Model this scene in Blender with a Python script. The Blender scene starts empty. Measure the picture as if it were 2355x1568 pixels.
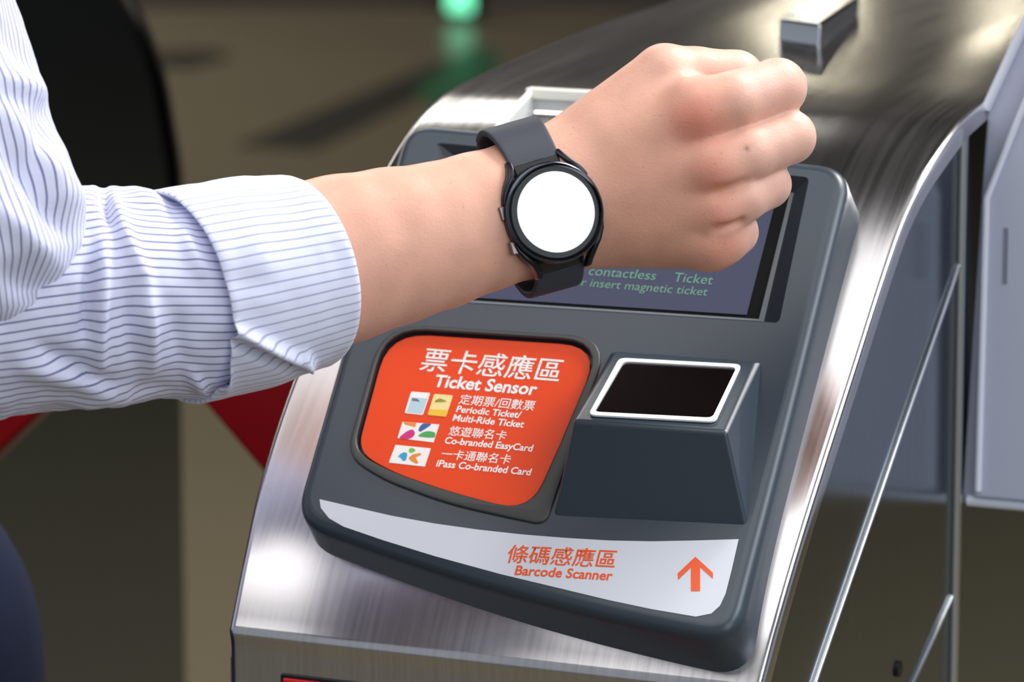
import bpy, bmesh, math, random
import numpy as np
from mathutils import Vector, Matrix, noise as mnoise

# ---------------------------------------------------------------- camera
FPX, IW, IH = 9000.0, 2355, 1568
PHI, PSI = math.radians(11), math.radians(22.7)
fw = np.array([-math.sin(PSI)*math.cos(PHI), math.cos(PSI)*math.cos(PHI), -math.sin(PHI)])
rt = np.array([math.cos(PSI), math.sin(PSI), 0.0])
up = np.cross(rt, fw)
def ray(x, y): return fw + rt*((x-IW/2)/FPX) - up*((y-IH/2)/FPX)
GZ = 0.95                                   # height of the gate's front top edge
PFL = np.array([0, 0, GZ])                  # front left corner of the gate
CAM = PFL - ray(520, 1455)*1.74
scene = bpy.context.scene
col = scene.collection
cd = bpy.data.cameras.new('camera')
cd.sensor_width = 36.0
cd.lens = FPX/IW*36.0
cd.clip_start = 0.05; cd.clip_end = 200
cd.dof.use_dof = True
cd.dof.focus_distance = 1.67
cd.dof.aperture_fstop = 11.0
camo = bpy.data.objects.new('camera', cd); col.objects.link(camo)
M = Matrix(((rt[0], up[0], -fw[0], CAM[0]), (rt[1], up[1], -fw[1], CAM[1]), (rt[2], up[2], -fw[2], CAM[2]), (0, 0, 0, 1)))
camo.matrix_world = M
scene.camera = camo

# ---------------------------------------------------------------- world, lights, exposure
w = bpy.data.worlds.new('station_ambient'); scene.world = w
w.use_nodes = True
bg = w.node_tree.nodes['Background']
bg.inputs['Color'].default_value = (0.86, 0.92, 1.0, 1); bg.inputs['Strength'].default_value = 0.36
def area(name, loc, size, power, color=(1, 1, 1), rot=(0, 0, 0), sy=None):
    l = bpy.data.lights.new(name, 'AREA'); l.energy = power; l.color = color
    l.shape = 'RECTANGLE'; l.size = size; l.size_y = sy or size
    o = bpy.data.objects.new(name, l); o.location = loc; o.rotation_euler = rot; col.objects.link(o)
    return o
area('ceiling_panel_lamp', (-0.7, -1.0, 3.5), 3.8, 56, (1.0, 0.985, 0.97), sy=2.3)
area('hall_fill', (-2.0, 3.1, 3.5), 1.6, 40, (1.0, 0.95, 0.86), sy=0.9)  # unseen area light, added for the floor and the highlight on the bend
area('hall_fill', (-7.5, 6.5, 3.5), 3.0, 330, (1.0, 0.95, 0.86), sy=5.0)  # unseen fill, added to brighten the far floor
area('key_light', (1.1, 1.7, 3.4), 1.2, 105, (1.0, 0.98, 0.95), sy=1.2)  # added key light without a fixture, gives the hand and arm direction
area('edge_light', (2.9, 0.7, 3.3), 0.9, 75, (0.92, 0.96, 1.0), (0, math.radians(40), 0), sy=3.4)  # added light out of view, for highlights on cover edge and reader bevel
area('hall_daylight', (3.4, -2.6, 2.4), 2.4, 48, (0.88, 0.94, 1.0), (math.radians(62), 0, math.radians(48)))
vs = scene.view_settings
vs.view_transform = 'Standard'; vs.look = 'None'; vs.gamma = 1.0; vs.use_curve_mapping = False
vs.exposure = 0.2

# ---------------------------------------------------------------- helpers
def lin(c):
    r = []
    for v in c:
        v = v/255.0
        r.append(v/12.92 if v <= 0.04045 else ((v+0.055)/1.055)**2.4)
    return r
MATS = {}
def mat(name, c=(128, 128, 128), rough=0.5, metal=0.0, spec=0.5, emit=None, estr=0.0, coat=0.0, noise=0.0, nscale=(40, 40, 40), bump=0.0, alpha=1.0, trans=0.0, sss=0.0, roughvar=0.0, coatrough=0.05):
    m = bpy.data.materials.new(name); m.use_nodes = True
    nt = m.node_tree; b = nt.nodes['Principled BSDF']
    L = lin(c)
    b.inputs['Base Color'].default_value = (*L, 1)
    b.inputs['Roughness'].default_value = rough; b.inputs['Metallic'].default_value = metal
    b.inputs['Specular IOR Level'].default_value = spec
    b.inputs['Coat Weight'].default_value = coat; b.inputs['Coat Roughness'].default_value = coatrough
    b.inputs['Transmission Weight'].default_value = trans; b.inputs['Alpha'].default_value = alpha
    if emit: b.inputs['Emission Color'].default_value = (*lin(emit), 1); b.inputs['Emission Strength'].default_value = estr
    if sss: b.inputs['Subsurface Weight'].default_value = sss
    if noise or bump or roughvar:
        tc = nt.nodes.new('ShaderNodeTexCoord'); mp = nt.nodes.new('ShaderNodeMapping'); mp.inputs['Scale'].default_value = nscale
        nz = nt.nodes.new('ShaderNodeTexNoise'); nz.inputs['Scale'].default_value = 1.0; nz.inputs['Detail'].default_value = 4
        nt.links.new(tc.outputs['Object'], mp.inputs['Vector']); nt.links.new(mp.outputs['Vector'], nz.inputs['Vector'])
        if noise:
            rmp = nt.nodes.new('ShaderNodeMapRange'); rmp.inputs['From Min'].default_value = 0.25; rmp.inputs['From Max'].default_value = 0.75
            rmp.inputs['To Min'].default_value = 1-noise; rmp.inputs['To Max'].default_value = 1+noise
            mx = nt.nodes.new('ShaderNodeVectorMath'); mx.operation = 'SCALE'; mx.inputs[0].default_value = L
            nt.links.new(nz.outputs['Fac'], rmp.inputs['Value']); nt.links.new(rmp.outputs['Result'], mx.inputs['Scale'])
            nt.links.new(mx.outputs['Vector'], b.inputs['Base Color'])
        if roughvar:
            r2 = nt.nodes.new('ShaderNodeMapRange'); r2.inputs['From Min'].default_value = 0.3; r2.inputs['From Max'].default_value = 0.7
            r2.inputs['To Min'].default_value = rough-roughvar; r2.inputs['To Max'].default_value = rough+roughvar
            nt.links.new(nz.outputs['Fac'], r2.inputs['Value']); nt.links.new(r2.outputs['Result'], b.inputs['Roughness'])
        if bump:
            bp = nt.nodes.new('ShaderNodeBump'); bp.inputs['Strength'].default_value = bump; bp.inputs['Distance'].default_value = 0.001
            nt.links.new(nz.outputs['Fac'], bp.inputs['Height']); nt.links.new(bp.outputs['Normal'], b.inputs['Normal'])
    MATS[name] = m
    return m
def mesh_obj(name, verts, faces, m, parent=None, smooth=False, bevel=0.0, segs=2, angle=30):
    me = bpy.data.meshes.new(name)
    me.from_pydata([tuple(map(float, v)) for v in verts], [], [tuple(f) for f in faces]); me.update()
    return link_mesh(name, me, m, parent, smooth, bevel, segs, angle)
def link_mesh(name, me, m, parent=None, smooth=False, bevel=0.0, segs=2, angle=30, fix=True):
    if fix:
        bm = bmesh.new(); bm.from_mesh(me); bmesh.ops.recalc_face_normals(bm, faces=bm.faces[:]); bm.to_mesh(me); bm.free()
    o = bpy.data.objects.new(name, me); col.objects.link(o)
    if m: me.materials.append(m)
    if bevel:
        b = o.modifiers.new('bevel', 'BEVEL'); b.width = bevel; b.segments = segs; b.limit_method = 'ANGLE'; b.angle_limit = math.radians(angle)
        b.harden_normals = False
    if smooth or bevel:
        me.polygons.foreach_set('use_smooth', [True]*len(me.polygons))
        if bevel: 
            wn = o.modifiers.new('wn', 'WEIGHTED_NORMAL'); wn.keep_sharp = True
    if parent: o.parent = parent
    return o
def auto_smooth(o, deg=35):
    o.data.set_sharp_from_angle(angle=math.radians(deg))
def thing(name, label, cat, loc=(0, 0, 0), group=None):
    o = bpy.data.objects.new(name, None); col.objects.link(o); o.empty_display_size = 0.05
    o.location = loc
    tag(o, label, cat, group); bpy.context.view_layer.update()
    return o
def tag(o, label, cat, group=None, kind=None):
    o['label'] = label; o['category'] = cat
    if group: o['group'] = group
    if kind: o['kind'] = kind
def struct(o, label, cat):
    tag(o, label, cat, kind='structure'); return o
def under(o, root):
    """parent without moving"""
    o.parent = root
    if root.type == 'EMPTY': o.matrix_parent_inverse = Matrix.Translation(root.location).inverted()
    return o
def box(name, x0, x1, y0, y1, z0, z1, m, root=None, bevel=0.0, segs=2):
    v = [(x, y, z) for x in (x0, x1) for y in (y0, y1) for z in (z0, z1)]
    f = [(0, 1, 3, 2), (4, 6, 7, 5), (0, 4, 5, 1), (2, 3, 7, 6), (0, 2, 6, 4), (1, 5, 7, 3)]
    o = mesh_obj(name, v, f, m, None, bevel=bevel, segs=segs)
    return under(o, root) if root else o
def prism(name, poly, ax, a, b, m, root=None, bevel=0.0, segs=2):
    """polygon in the plane across axis ax, extruded from a to b"""
    def P(u, v, c): return {'x': (c, u, v), 'y': (u, c, v), 'z': (u, v, c)}[ax]
    n = len(poly)
    v = [P(u, q, a) for u, q in poly]+[P(u, q, b) for u, q in poly]
    f = [tuple(range(n))[::-1], tuple(range(n, 2*n))]+[(i, (i+1) % n, n+(i+1) % n, n+i) for i in range(n)]
    o = mesh_obj(name, v, f, m, None, bevel=bevel, segs=segs)
    return under(o, root) if root else o
def tube(name, pts, r, m, root=None, n=8, cyclic=False):
    cu = bpy.data.curves.new(name, 'CURVE'); cu.dimensions = '3D'; cu.bevel_depth = r; cu.bevel_resolution = max(1, n//4); cu.use_fill_caps = True
    sp = cu.splines.new('POLY'); sp.points.add(len(pts)-1); sp.use_cyclic_u = cyclic
    for q, p in zip(sp.points, pts): q.co = (*map(float, p), 1)
    me = curve_mesh(cu, name)
    o = link_mesh(name, me, m, None, smooth=True)
    return under(o, root) if root else o
def curve_mesh(cu, name):
    o = bpy.data.objects.new('tmp', cu); col.objects.link(o)
    dg = bpy.context.evaluated_depsgraph_get()
    me = bpy.data.meshes.new_from_object(o.evaluated_get(dg)); me.name = name
    bpy.data.objects.remove(o); bpy.data.curves.remove(cu)
    me.materials.clear()
    return me
def round_poly(pts, rad, seg=6):
    out = []; n = len(pts)
    for i in range(n):
        p0, p1, p2 = np.array(pts[i-1], float), np.array(pts[i], float), np.array(pts[(i+1) % n], float)
        r = rad[i] if isinstance(rad, (list, tuple)) else rad
        a, b = p0-p1, p2-p1; la, lb = np.linalg.norm(a), np.linalg.norm(b)
        if r <= 0: out.append(tuple(p1)); continue
        a /= la; b /= lb
        d = min(r, la*0.45, lb*0.45)
        s, e = p1+a*d, p1+b*d
        for k in range(seg+1):
            t = k/seg; out.append(tuple((1-t)**2*s+2*t*(1-t)*p1+t*t*e))
    return out
def onplane(px, py, P, n):
    r = ray(px, py); return CAM + r*(((np.array(P)-CAM) @ n)/(r @ n))

# the reader's own frame: s across, t up the slope, h off the surface (millimetres)
TH = math.radians(43.6); CT, ST = math.cos(TH), math.sin(TH)
RN = np.array([0, -ST, CT]); RV = np.array([0, CT, ST])
def RP(s, t, h): return PFL + np.array([s/1000, 0, 0]) + RV*(t/1000) + RN*(h/1000)
def ST_(px, py, h):
    p = onplane(px, py, PFL+RN*(h/1000), RN); return p[0]*1000, float((p-PFL) @ RV)*1000
RMAT = Matrix(((1, 0, 0, 0), (0, CT, -ST, 0), (0, ST, CT, GZ), (0, 0, 0, 1)))   # reader frame -> world (metres)
def plate(name, loops, h0, h1, m, root, bev=0.0, seg=2):
    """flat plate with holes in the reader's frame (mm), between heights h0 and h1"""
    cu = bpy.data.curves.new(name, 'CURVE'); cu.dimensions = '2D'; cu.fill_mode = 'BOTH'
    cu.extrude = max(0.0, (h1-h0)/2-bev)/1000; cu.bevel_depth = bev/1000; cu.offset = -bev/1000; cu.bevel_resolution = seg
    for lp in loops:
        sp = cu.splines.new('POLY'); sp.points.add(len(lp)-1); sp.use_cyclic_u = True
        for q, p in zip(sp.points, lp): q.co = (p[0]/1000, p[1]/1000, 0, 1)
    me = curve_mesh(cu, name)
    me.transform(Matrix.Translation((0, 0, (h0+h1)/2000))); me.transform(RMAT)
    bm = bmesh.new(); bm.from_mesh(me); bmesh.ops.remove_doubles(bm, verts=bm.verts[:], dist=1e-6); bm.to_mesh(me); bm.free()
    o = link_mesh(name, me, m, None, smooth=True); auto_smooth(o, 40)
    return under(o, root) if root else o
def decal(name, loop, h, m, root):
    """thin printed patch in the reader's frame"""
    n = len(loop)
    v = [RP(s, t, h) for s, t in loop]
    o = mesh_obj(name, v, [tuple(range(n))], m)
    if (o.data.polygons[0].normal @ Vector(RN)) < 0: o.data.flip_normals()
    return under(o, root)
def pxdecal(name, pts, h, m, root, sm=0):
    lp = [ST_(x, y, h) for x, y in pts]
    if sm: lp = round_poly(lp, sm, 4)
    return decal(name, lp, h, m, root)
def lettering(body, a, b, h, m, root, bold=0.0, ys=1.0, name='lettering', tag_label=None):
    """text whose lower left sits at photo pixel a and lower right at b, laid on the reader's plane"""
    cu = bpy.data.curves.new(name, 'FONT'); cu.body = body; cu.size = 1.0; cu.offset = bold; cu.resolution_u = 3
    me = curve_mesh(cu, name)
    vs_ = np.array([v.co[:] for v in me.vertices])
    x0, x1 = vs_[:, 0].min(), vs_[:, 0].max()
    y0 = 0.0 if all(ord(ch) < 256 for ch in body) else vs_[:, 1].min()
    A, B = np.array(ST_(*a, h)), np.array(ST_(*b, h)); d = B-A; L = np.linalg.norm(d); d /= L; nrm = np.array([-d[1], d[0]])
    k = L/(x1-x0)
    for v in me.vertices:
        q = A + d*((v.co.x-x0)*k) + nrm*((v.co.y-y0)*k*ys)
        v.co = Vector(RP(q[0], q[1], h))
    me.update()
    o = link_mesh(name, me, m, None, fix=False)
    if len(me.polygons) and sum((p.normal @ Vector(RN))*p.area for p in me.polygons) < 0: me.flip_normals()
    if tag_label: o['label'] = tag_label
    return under(o, root)

# ---------------------------------------------------------------- materials
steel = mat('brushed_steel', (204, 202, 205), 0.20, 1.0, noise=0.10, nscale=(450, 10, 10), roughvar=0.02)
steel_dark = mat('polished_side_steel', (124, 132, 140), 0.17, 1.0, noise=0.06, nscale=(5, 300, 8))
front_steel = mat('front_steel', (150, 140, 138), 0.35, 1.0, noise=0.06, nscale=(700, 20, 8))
trim_steel = mat('trim_steel', (215, 218, 222), 0.22, 1.0)
slate = mat('slate_plastic', (50, 60, 71), 0.34, 0, 0.5, bump=0.04, nscale=(1500, 1500, 1500))
black = mat('black_plastic', (10, 11, 14), 0.4)
black_gloss = mat('black_gloss', (6, 7, 9), 0.08, coat=0.6)
orange = mat('orange_label', (238, 68, 0), 0.34, 0, 0.15, coat=0.1, coatrough=0.03)
white_print = mat('white_print', (250, 244, 240), 0.4)
sticker_white = mat('white_sticker', (208, 211, 220), 0.4, coat=0.1)
orange_print = mat('orange_print', (236, 84, 20), 0.4)
red_flap = mat('red_flap', (150, 4, 10), 0.35)
white_flap = mat('white_flap', (190, 194, 214), 0.35)
white_edge = mat('white_flap_edge', (226, 230, 244), 0.3)

# ---------------------------------------------------------------- structure
floor_m = mat('floor_tiles', (106, 98, 79), 0.32, noise=0.06, nscale=(0.7, 0.7, 0.7))
o = box('floor', -14, 12, -6, 18, -0.1, 0.0, floor_m); struct(o, 'polished tan station floor', 'floor')
wall_m = mat('wall_panels', (54, 45, 41), 0.5, noise=0.2, nscale=(0.6, 0.6, 0.3))
o = mesh_obj('wall_back', [(-14, 6.43, 0), (12, 17.5, 0), (12, 17.5, 4.2), (-14, 6.43, 4.2)], [(0, 1, 2, 3)], wall_m)
sol = o.modifiers.new('s', 'SOLIDIFY'); sol.thickness = 0.1; sol.offset = 1
struct(o, 'dark brown wall at the far end of the hall', 'wall')
ceil_m = mat('ceiling_paint', (44, 43, 40), 0.7)
o = box('ceiling', -14, 12, -2.6, 18, 3.6, 3.8, ceil_m); struct(o, 'dark station ceiling', 'ceiling')
# dark inlaid strips of the far floor
strip_m = mat('floor_strip', (44, 44, 38), 0.4)
def floor_px(pts):
    r = []
    for x, y in pts:
        p = onplane(x, y, (0, 0, 0.002), np.array([0, 0, 1.0])); r.append((p[0], p[1]))
    return r
o = prism('floor_strip', floor_px([(540, 335), (720, 345), (1010, 205), (1120, 120), (1010, 140)]), 'z', 0.0005, 0.002, strip_m)
tag(o, 'dark wedge-shaped inlay band on the tan floor', 'floor inlay')
o = prism('floor_strip', floor_px([(330, 150), (430, 160), (540, 128), (480, 112), (330, 118)]), 'z', 0.0005, 0.002, strip_m)
tag(o, 'short dark patch of inlay on the tan floor by the black bollard', 'floor inlay')

o = prism('floor_strip', floor_px([(955, 205), (1090, 110), (1150, 120), (1130, 190), (1000, 250)]), 'z', 0.002, 0.003, mat('green_patch', (40, 92, 62), 0.4))  # flat green patch laid over the end of the dark strip
tag(o, 'green floor patch beside the steel gate at the end of the dark inlay', 'floor inlay')
gl = thing('green_signal', 'small glowing green signal lamp low on the far wall', 'signal lamp', tuple(onplane(1068, 12, (0, 0, 0.05), np.array([0, 0, 1.0]))))
gp = np.array(gl.location)
box('lamp_body', gp[0]-0.06, gp[0]+0.06, gp[1]-0.03, gp[1]+0.03, 0.0, 0.16, black, gl, bevel=0.01)
box('lamp_lens', gp[0]-0.045, gp[0]+0.045, gp[1]-0.045, gp[1]-0.028, 0.03, 0.14, mat('green_lens', (90, 200, 150), 0.3, emit=(110, 220, 170), estr=1.6), gl, bevel=0.01)
# pendant globe lamps of the hall, seen mirrored in the flat steel top
glow = mat('lamp_glow', (255, 246, 220), 0.4, emit=(255, 244, 214), estr=22)
for lx, ly, tilt, lb in ((1820, 92, 0.036, 'round warm pendant lamp over the middle of the hall'), (1905, 4, 0.008, 'round warm pendant lamp hanging lowest near the far wall'), (2335, 84, 0.030, 'round warm pendant lamp on the daylight side of the hall')):
    P_ = onplane(lx, ly, (0, 0, GZ+0.224), np.array([0, 0, 1.0])); r_ = ray(lx, ly)
    nn_ = np.array([0, -math.sin(tilt), math.cos(tilt)]); r_ = r_-2*(r_ @ nn_)*nn_
    L_ = P_+r_*7.5
    pl = thing('pendant_lamp', lb, 'pendant lamp', tuple(L_), 'pendant lamps of the hall')
    bm = bmesh.new(); bmesh.ops.create_uvsphere(bm, u_segments=24, v_segments=12, radius=0.065, matrix=Matrix.Translation(tuple(L_))); me = bpy.data.meshes.new('globe'); bm.to_mesh(me); bm.free()
    under(link_mesh('globe', me, glow, None, smooth=True), pl)
    tube('stem', [L_+np.array([0, 0, 0.08]), np.array([L_[0], L_[1], 3.6])], 0.008, black, pl)

# ---------------------------------------------------------------- ticket gate
PROF = [(0, 0), (20, 30), (45, 58), (75, 86), (110, 117), (150, 152), (178, 175), (200, 190), (222, 201), (245, 208), (270, 212), (340, 217), (520, 224), (880, 226), (940, 216), (985, 197), (1020, 168), (1052, 134), (1075, 98), (1090, 55), (1100, 15), (1104, -60)]
XL = [0, -2, -6, -9, -10, -9, -8, -7.5, -7.2, -7.5, -8, -8] + [-9]*10
XR = [251, 253, 254, 254.5, 255, 255.3, 256, 258, 260.5, 261, 260, 258, 256] + [255]*9
def smooth_curve(vals, n=6):
    """Catmull-Rom through rows of values"""
    v = np.array(vals, float); out = []
    for i in range(len(v)-1):
        p0, p1, p2, p3 = v[max(i-1, 0)], v[i], v[i+1], v[min(i+2, len(v)-1)]
        for k in range(n):
            t = k/n
            out.append(0.5*((2*p1)+(-p0+p2)*t+(2*p0-5*p1+4*p2-p3)*t*t+(-p0+3*p1-3*p2+p3)*t**3))
    out.append(v[-1]); return np.array(out)
rows = np.array([[a, b, l, r] for (a, b), l, r in zip(PROF, XL, XR)], float)
rows = smooth_curve(rows, 6)
# front bend: rounded edge into the vertical front
front = [[2.0, -300, 0, 251], [2.0, -60, 0, 251], [2.0, -8, 0, 251], [1.6, -4.5, 0, 251], [0.9, -2, 0, 251]]
rows = np.vstack([front, rows[0:1]+np.array([[0.4, 0.8, 0, 0]]), rows[1:]])
gate = thing('ticket_gate', 'brushed stainless steel ticket gate with sloping top carrying the card reader', 'ticket gate', (0.125, 0.6, 0))
def gate_shell(dx=0.0):
    V, F = [], []
    R_ = 4.0
    n = len(rows)
    for i in range(n):
        a = rows[max(i-1, 0)][:2]; b = rows[min(i+1, n-1)][:2]
        tg = (b-a)/np.linalg.norm(b-a); nr = np.array([-tg[1], tg[0]])
        y, z, l, r = rows[i]
        ring = [(l, -9.0), (l, -R_)]
        for k in range(1, 5):
            an = math.pi/2*k/4; ring.append((l+R_-R_*math.cos(an), -R_+R_*math.sin(an)))
        ring += [(l+(r-l)*q, 0.0) for q in (0.25, 0.5, 0.75)]
        for k in range(0, 5):
            an = math.pi/2*k/4; ring.append((r-R_+R_*math.sin(an), -R_+R_*math.cos(an)))
        ring.append((r, -9.0))
        for x, d in ring:
            V.append(((x/1000)+dx, (y+nr[0]*d)/1000, GZ+(z+nr[1]*d)/1000))
    m = len(ring)
    for i in range(n-1):
        for j in range(m-1):
            F.append((i*m+j, i*m+j+1, (i+1)*m+j+1, (i+1)*m+j))
    return V, F
V, F = gate_shell()
shell = under(mesh_obj('top_cover', V, F, steel, None, smooth=True), gate); auto_smooth(shell, 50)
side_poly = [(4, -950), (4, -12)]+[(r[0]+6, r[1]-6) for r in rows[7:-66]]+[(r[0]-6, r[1]-5) for r in rows[-50:]]+[(1098, -950)]
side_poly = [(a/1000, GZ+b/1000) for a, b in side_poly]
def side_panel(x0, x1, m, root, dx=0):
    return prism('side_panel', side_poly, 'x', x0+dx, x1+dx, m, root)
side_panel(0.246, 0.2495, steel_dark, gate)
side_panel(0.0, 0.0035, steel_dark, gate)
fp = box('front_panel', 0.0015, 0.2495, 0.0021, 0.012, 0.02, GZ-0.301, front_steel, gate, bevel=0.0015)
box('rear_panel', 0.0015, 0.2495, 1.088, 1.100, 0.02, GZ-0.03, steel_dark, gate)
box('plinth', 0.012, 0.238, 0.02, 1.08, 0.0, 0.03, black, gate)
red_ind = mat('red_indicator', (170, 8, 16), 0.25, emit=(200, 10, 20), estr=0.25, coat=0.4)
# red window in the front face, just below the front edge
A = onplane(655, 1556, (0, 0.002, 0), np.array([0, 1.0, 0])); B = onplane(1100, 1600, (0, 0.002, 0), np.array([0, 1.0, 0]))
box('red_indicator', A[0], 0.215, -0.0005, 0.004, A[2]-0.05, A[2], red_ind, gate, bevel=0.0008)
box('indicator_frame', A[0]-0.0015, 0.2165, 0.0008, 0.0035, A[2]-0.0515, A[2]+0.0012, black, gate)
# side trim bead and lock
def sp(y, z, x=0.2500): return (x, y, z)
tube('side_trim', [sp(0.012, 0.885), sp(0.08, 0.938), sp(0.20, 1.0245), sp(0.291, 1.089)], 0.0016, trim_steel, gate)
tube('side_trim', [sp(0.293, 1.094), sp(0.298, 0.97), sp(0.299, 0.935), sp(0.296, 0.925), sp(0.227, 0.896), sp(0.13, 0.862)], 0.0014, trim_steel, gate)
tube('side_trim', [sp(0.288, 1.150, 0.2505), sp(0.2905, 0.97, 0.2505), sp(0.292, 0.60, 0.2505)], 0.0030, trim_steel, gate)
lk = tube('side_lock', [(0.2490, 0.202, 0.908), (0.2508, 0.202, 0.908)], 0.004, black, gate, n=16)
# pale barrier flap reaching out of the right side
Yf = 0.300
def flap_poly(dz): return [(0.2500, 0.966), (0.2585, 1.161-dz), (0.2770, 1.2035-dz), (0.302, 1.262-dz), (0.335, 1.29-dz), (0.48, 1.29-dz), (0.505, 1.262-dz), (0.505, 0.966)]
fl = prism('barrier_flap', flap_poly(0), 'y', Yf, Yf+0.030, white_flap, gate, bevel=0.0022, segs=3)
fl['label'] = 'pale lavender-white barrier flap'
o = prism('flap_face', [(0.2578, 0.971), (0.2615, 1.119), (0.277, 1.160), (0.300, 1.216), (0.334, 1.25), (0.478, 1.25), (0.495, 1.235), (0.495, 0.971)], 'y', Yf-0.006, Yf+0.002, white_flap, None, bevel=0.002, segs=3)
o.parent = fl
o = box('flap_handle_slot', 0.2705, 0.2725, Yf-0.0066, Yf-0.0055, 1.078, 1.105, mat('slot_grey', (130, 132, 150), 0.5))
o.parent = fl
edge = tube('flap_edge', [(0.2585, Yf-0.001, 1.161), (0.2770, Yf-0.001, 1.2035), (0.302, Yf-0.001, 1.262)], 0.0024, white_edge); edge.parent = fl
edge = tube('flap_edge', [(0.2605, Yf-0.0068, 0.975), (0.2615, Yf-0.0068, 1.119), (0.277, Yf-0.0068, 1.160), (0.300, Yf-0.0068, 1.216)], 0.0017, white_edge); edge.parent = fl
edge = tube('flap_edge', [(0.254, Yf-0.001, 0.9685), (0.504, Yf-0.001, 0.9685)], 0.003, white_edge); edge.parent = fl
# red flap reaching into the lane on the left
Yr = 0.45
rf = prism('barrier_flap', [(0.0, 0.705), (-0.243, 0.948), (-0.247, 0.965), (-0.235, 0.985), (0.0, 1.0)], 'y', Yr, Yr+0.02, red_flap, gate, bevel=0.003)
rf['label'] = 'red triangular barrier flap'
# the gate on the other side of that lane
gate2 = thing('ticket_gate', 'steel ticket gate across the lane whose red flap shows below the elbow', 'ticket gate', (-0.72, 0.6, 0))
V, F = gate_shell(-0.845)
s2 = under(mesh_obj('top_cover', V, F, steel, None, smooth=True), gate2); auto_smooth(s2, 50)
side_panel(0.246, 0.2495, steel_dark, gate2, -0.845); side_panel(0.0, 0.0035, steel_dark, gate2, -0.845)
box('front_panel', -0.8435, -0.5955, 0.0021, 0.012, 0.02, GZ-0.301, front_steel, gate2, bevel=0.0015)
box('plinth', -0.833, -0.607, 0.02, 1.08, 0.0, 0.03, black, gate2)
prism('barrier_flap', [(-0.596, 0.705), (-0.336, 0.944), (-0.332, 0.961), (-0.344, 0.983), (-0.596, 1.0)], 'y', Yr, Yr+0.02, red_flap, gate2, bevel=0.003)

# frosted ticket tray standing on the slope behind the reader
frost = mat('frosted_acrylic', (205, 206, 204), 0.4, 0, 0.5, coat=0.3)
frost_rim = mat('frosted_rim', (244, 244, 232), 0.25, coat=0.3)
tray = thing('ticket_tray', 'pale frosted acrylic ticket tray on the steel top behind the reader', 'tray', (0.11, 0.215, GZ+0.197))
def tp(px, py, Y): return onplane(px, py, (0, Y, 0), np.array([0, 1.0, 0]))
xl = 0.0500; zt = GZ+0.217
prism('side_wall', [(0.187, GZ+0.1825), (0.189, GZ+0.2025), (0.237, GZ+0.217), (0.237, GZ+0.2065)], 'x', xl-0.002, xl+0.001, frost, tray, bevel=0.0006)
prism('side_wall', [(0.187, GZ+0.1825), (0.189, GZ+0.2025), (0.237, GZ+0.217), (0.237, GZ+0.2065)], 'x', xl+0.062, xl+0.065, frost, tray, bevel=0.0006)
box('back_wall', xl-0.002, xl+0.065, 0.235, 0.239, GZ+0.2075, zt, frost, tray, bevel=0.0006)
box('rim', xl-0.003, xl+0.066, 0.233, 0.2405, zt-0.004, zt+0.0015, frost_rim, tray, bevel=0.001)
tube('rim', [(xl-0.0005, 0.189, GZ+0.2025), (xl-0.0005, 0.237, zt)], 0.0018, frost_rim, tray)

# bright metal block on the flat top
blk = thing('metal_bracket', 'small polished metal block on the dark flat gate top', 'bracket', (0.10, 0.53, GZ+0.224))
bm_ = mat('polished_block', (200, 204, 210), 0.18, 1.0)
def on_top(px, py): return onplane(px, py, (0, 0, GZ+0.2255), np.array([0, 0, 1.0]))
c0 = on_top(1790, 78); c1 = on_top(1885, 92); c2 = on_top(1975, 28)
e1 = c1-c0; e2 = c2-c1
h_ = np.array([0, 0, 0.0085])
dn = np.array([0, 0, -0.0048]); b0 = [c0+dn, c1+dn, c2+dn*0.3, c0+e2+dn*0.3]
top = [c0+h_+e2*0.02, c1+h_+e2*0.02, c2+h_, c0+e2+h_]
under(mesh_obj('block', b0+top, [(3, 2, 1, 0), (4, 5, 6, 7), (0, 1, 5, 4), (1, 2, 6, 5), (2, 3, 7, 6), (3, 0, 4, 7)], bm_, None, bevel=0.002, segs=3), blk)
slot = [c0+h_*1.02+e2*0.2+e1*0.08, c1+h_*1.02+e2*0.2-e1*0.15, c1+h_*1.02+e2*0.52-e1*0.15, c0+h_*1.02+e2*0.52+e1*0.08]
under(mesh_obj('inset_plate', slot, [(0, 1, 2, 3)], white_edge), blk)

# ---------------------------------------------------------------- card reader
reader = thing('card_reader', 'dark slate ticket and barcode reader mounted on the sloping steel gate top', 'card reader', tuple(RP(130, 135, 0)))
op_ = [(27, 44.5, 17), (80, 31.5, 30), (123, 22.3, 30), (165, 15.4, 30), (206, 10.2, 18), (244.5, 6.5, 25), (241, 110, 40), (234, 260, 17), (110, 266.8, 60), (9.5, 270.8, 17), (19, 150, 60)]
outer = round_poly([p[:2] for p in op_], [p[2] for p in op_], 9)
label_o = round_poly([(40.5, 148.5), (143.5, 150.5), (139.5, 97), (136.0, 60.5), (98, 66.5), (66, 74.5), (46.0, 83.5)], [20, 20, 0, 16, 60, 40, 14])
hole_s = round_poly([(30, 258), (216, 251), (222.5, 169.3), (38, 166.6)], [3, 3, 3, 3], 3)
hole_l = round_poly([(39.3, 149.7), (144.7, 151.7), (140.7, 97), (137.2, 59.2), (98, 65.2), (66, 73.2), (44.8, 82.2)], [20, 20, 0, 16, 60, 40, 14])
H = 30.0
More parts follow.
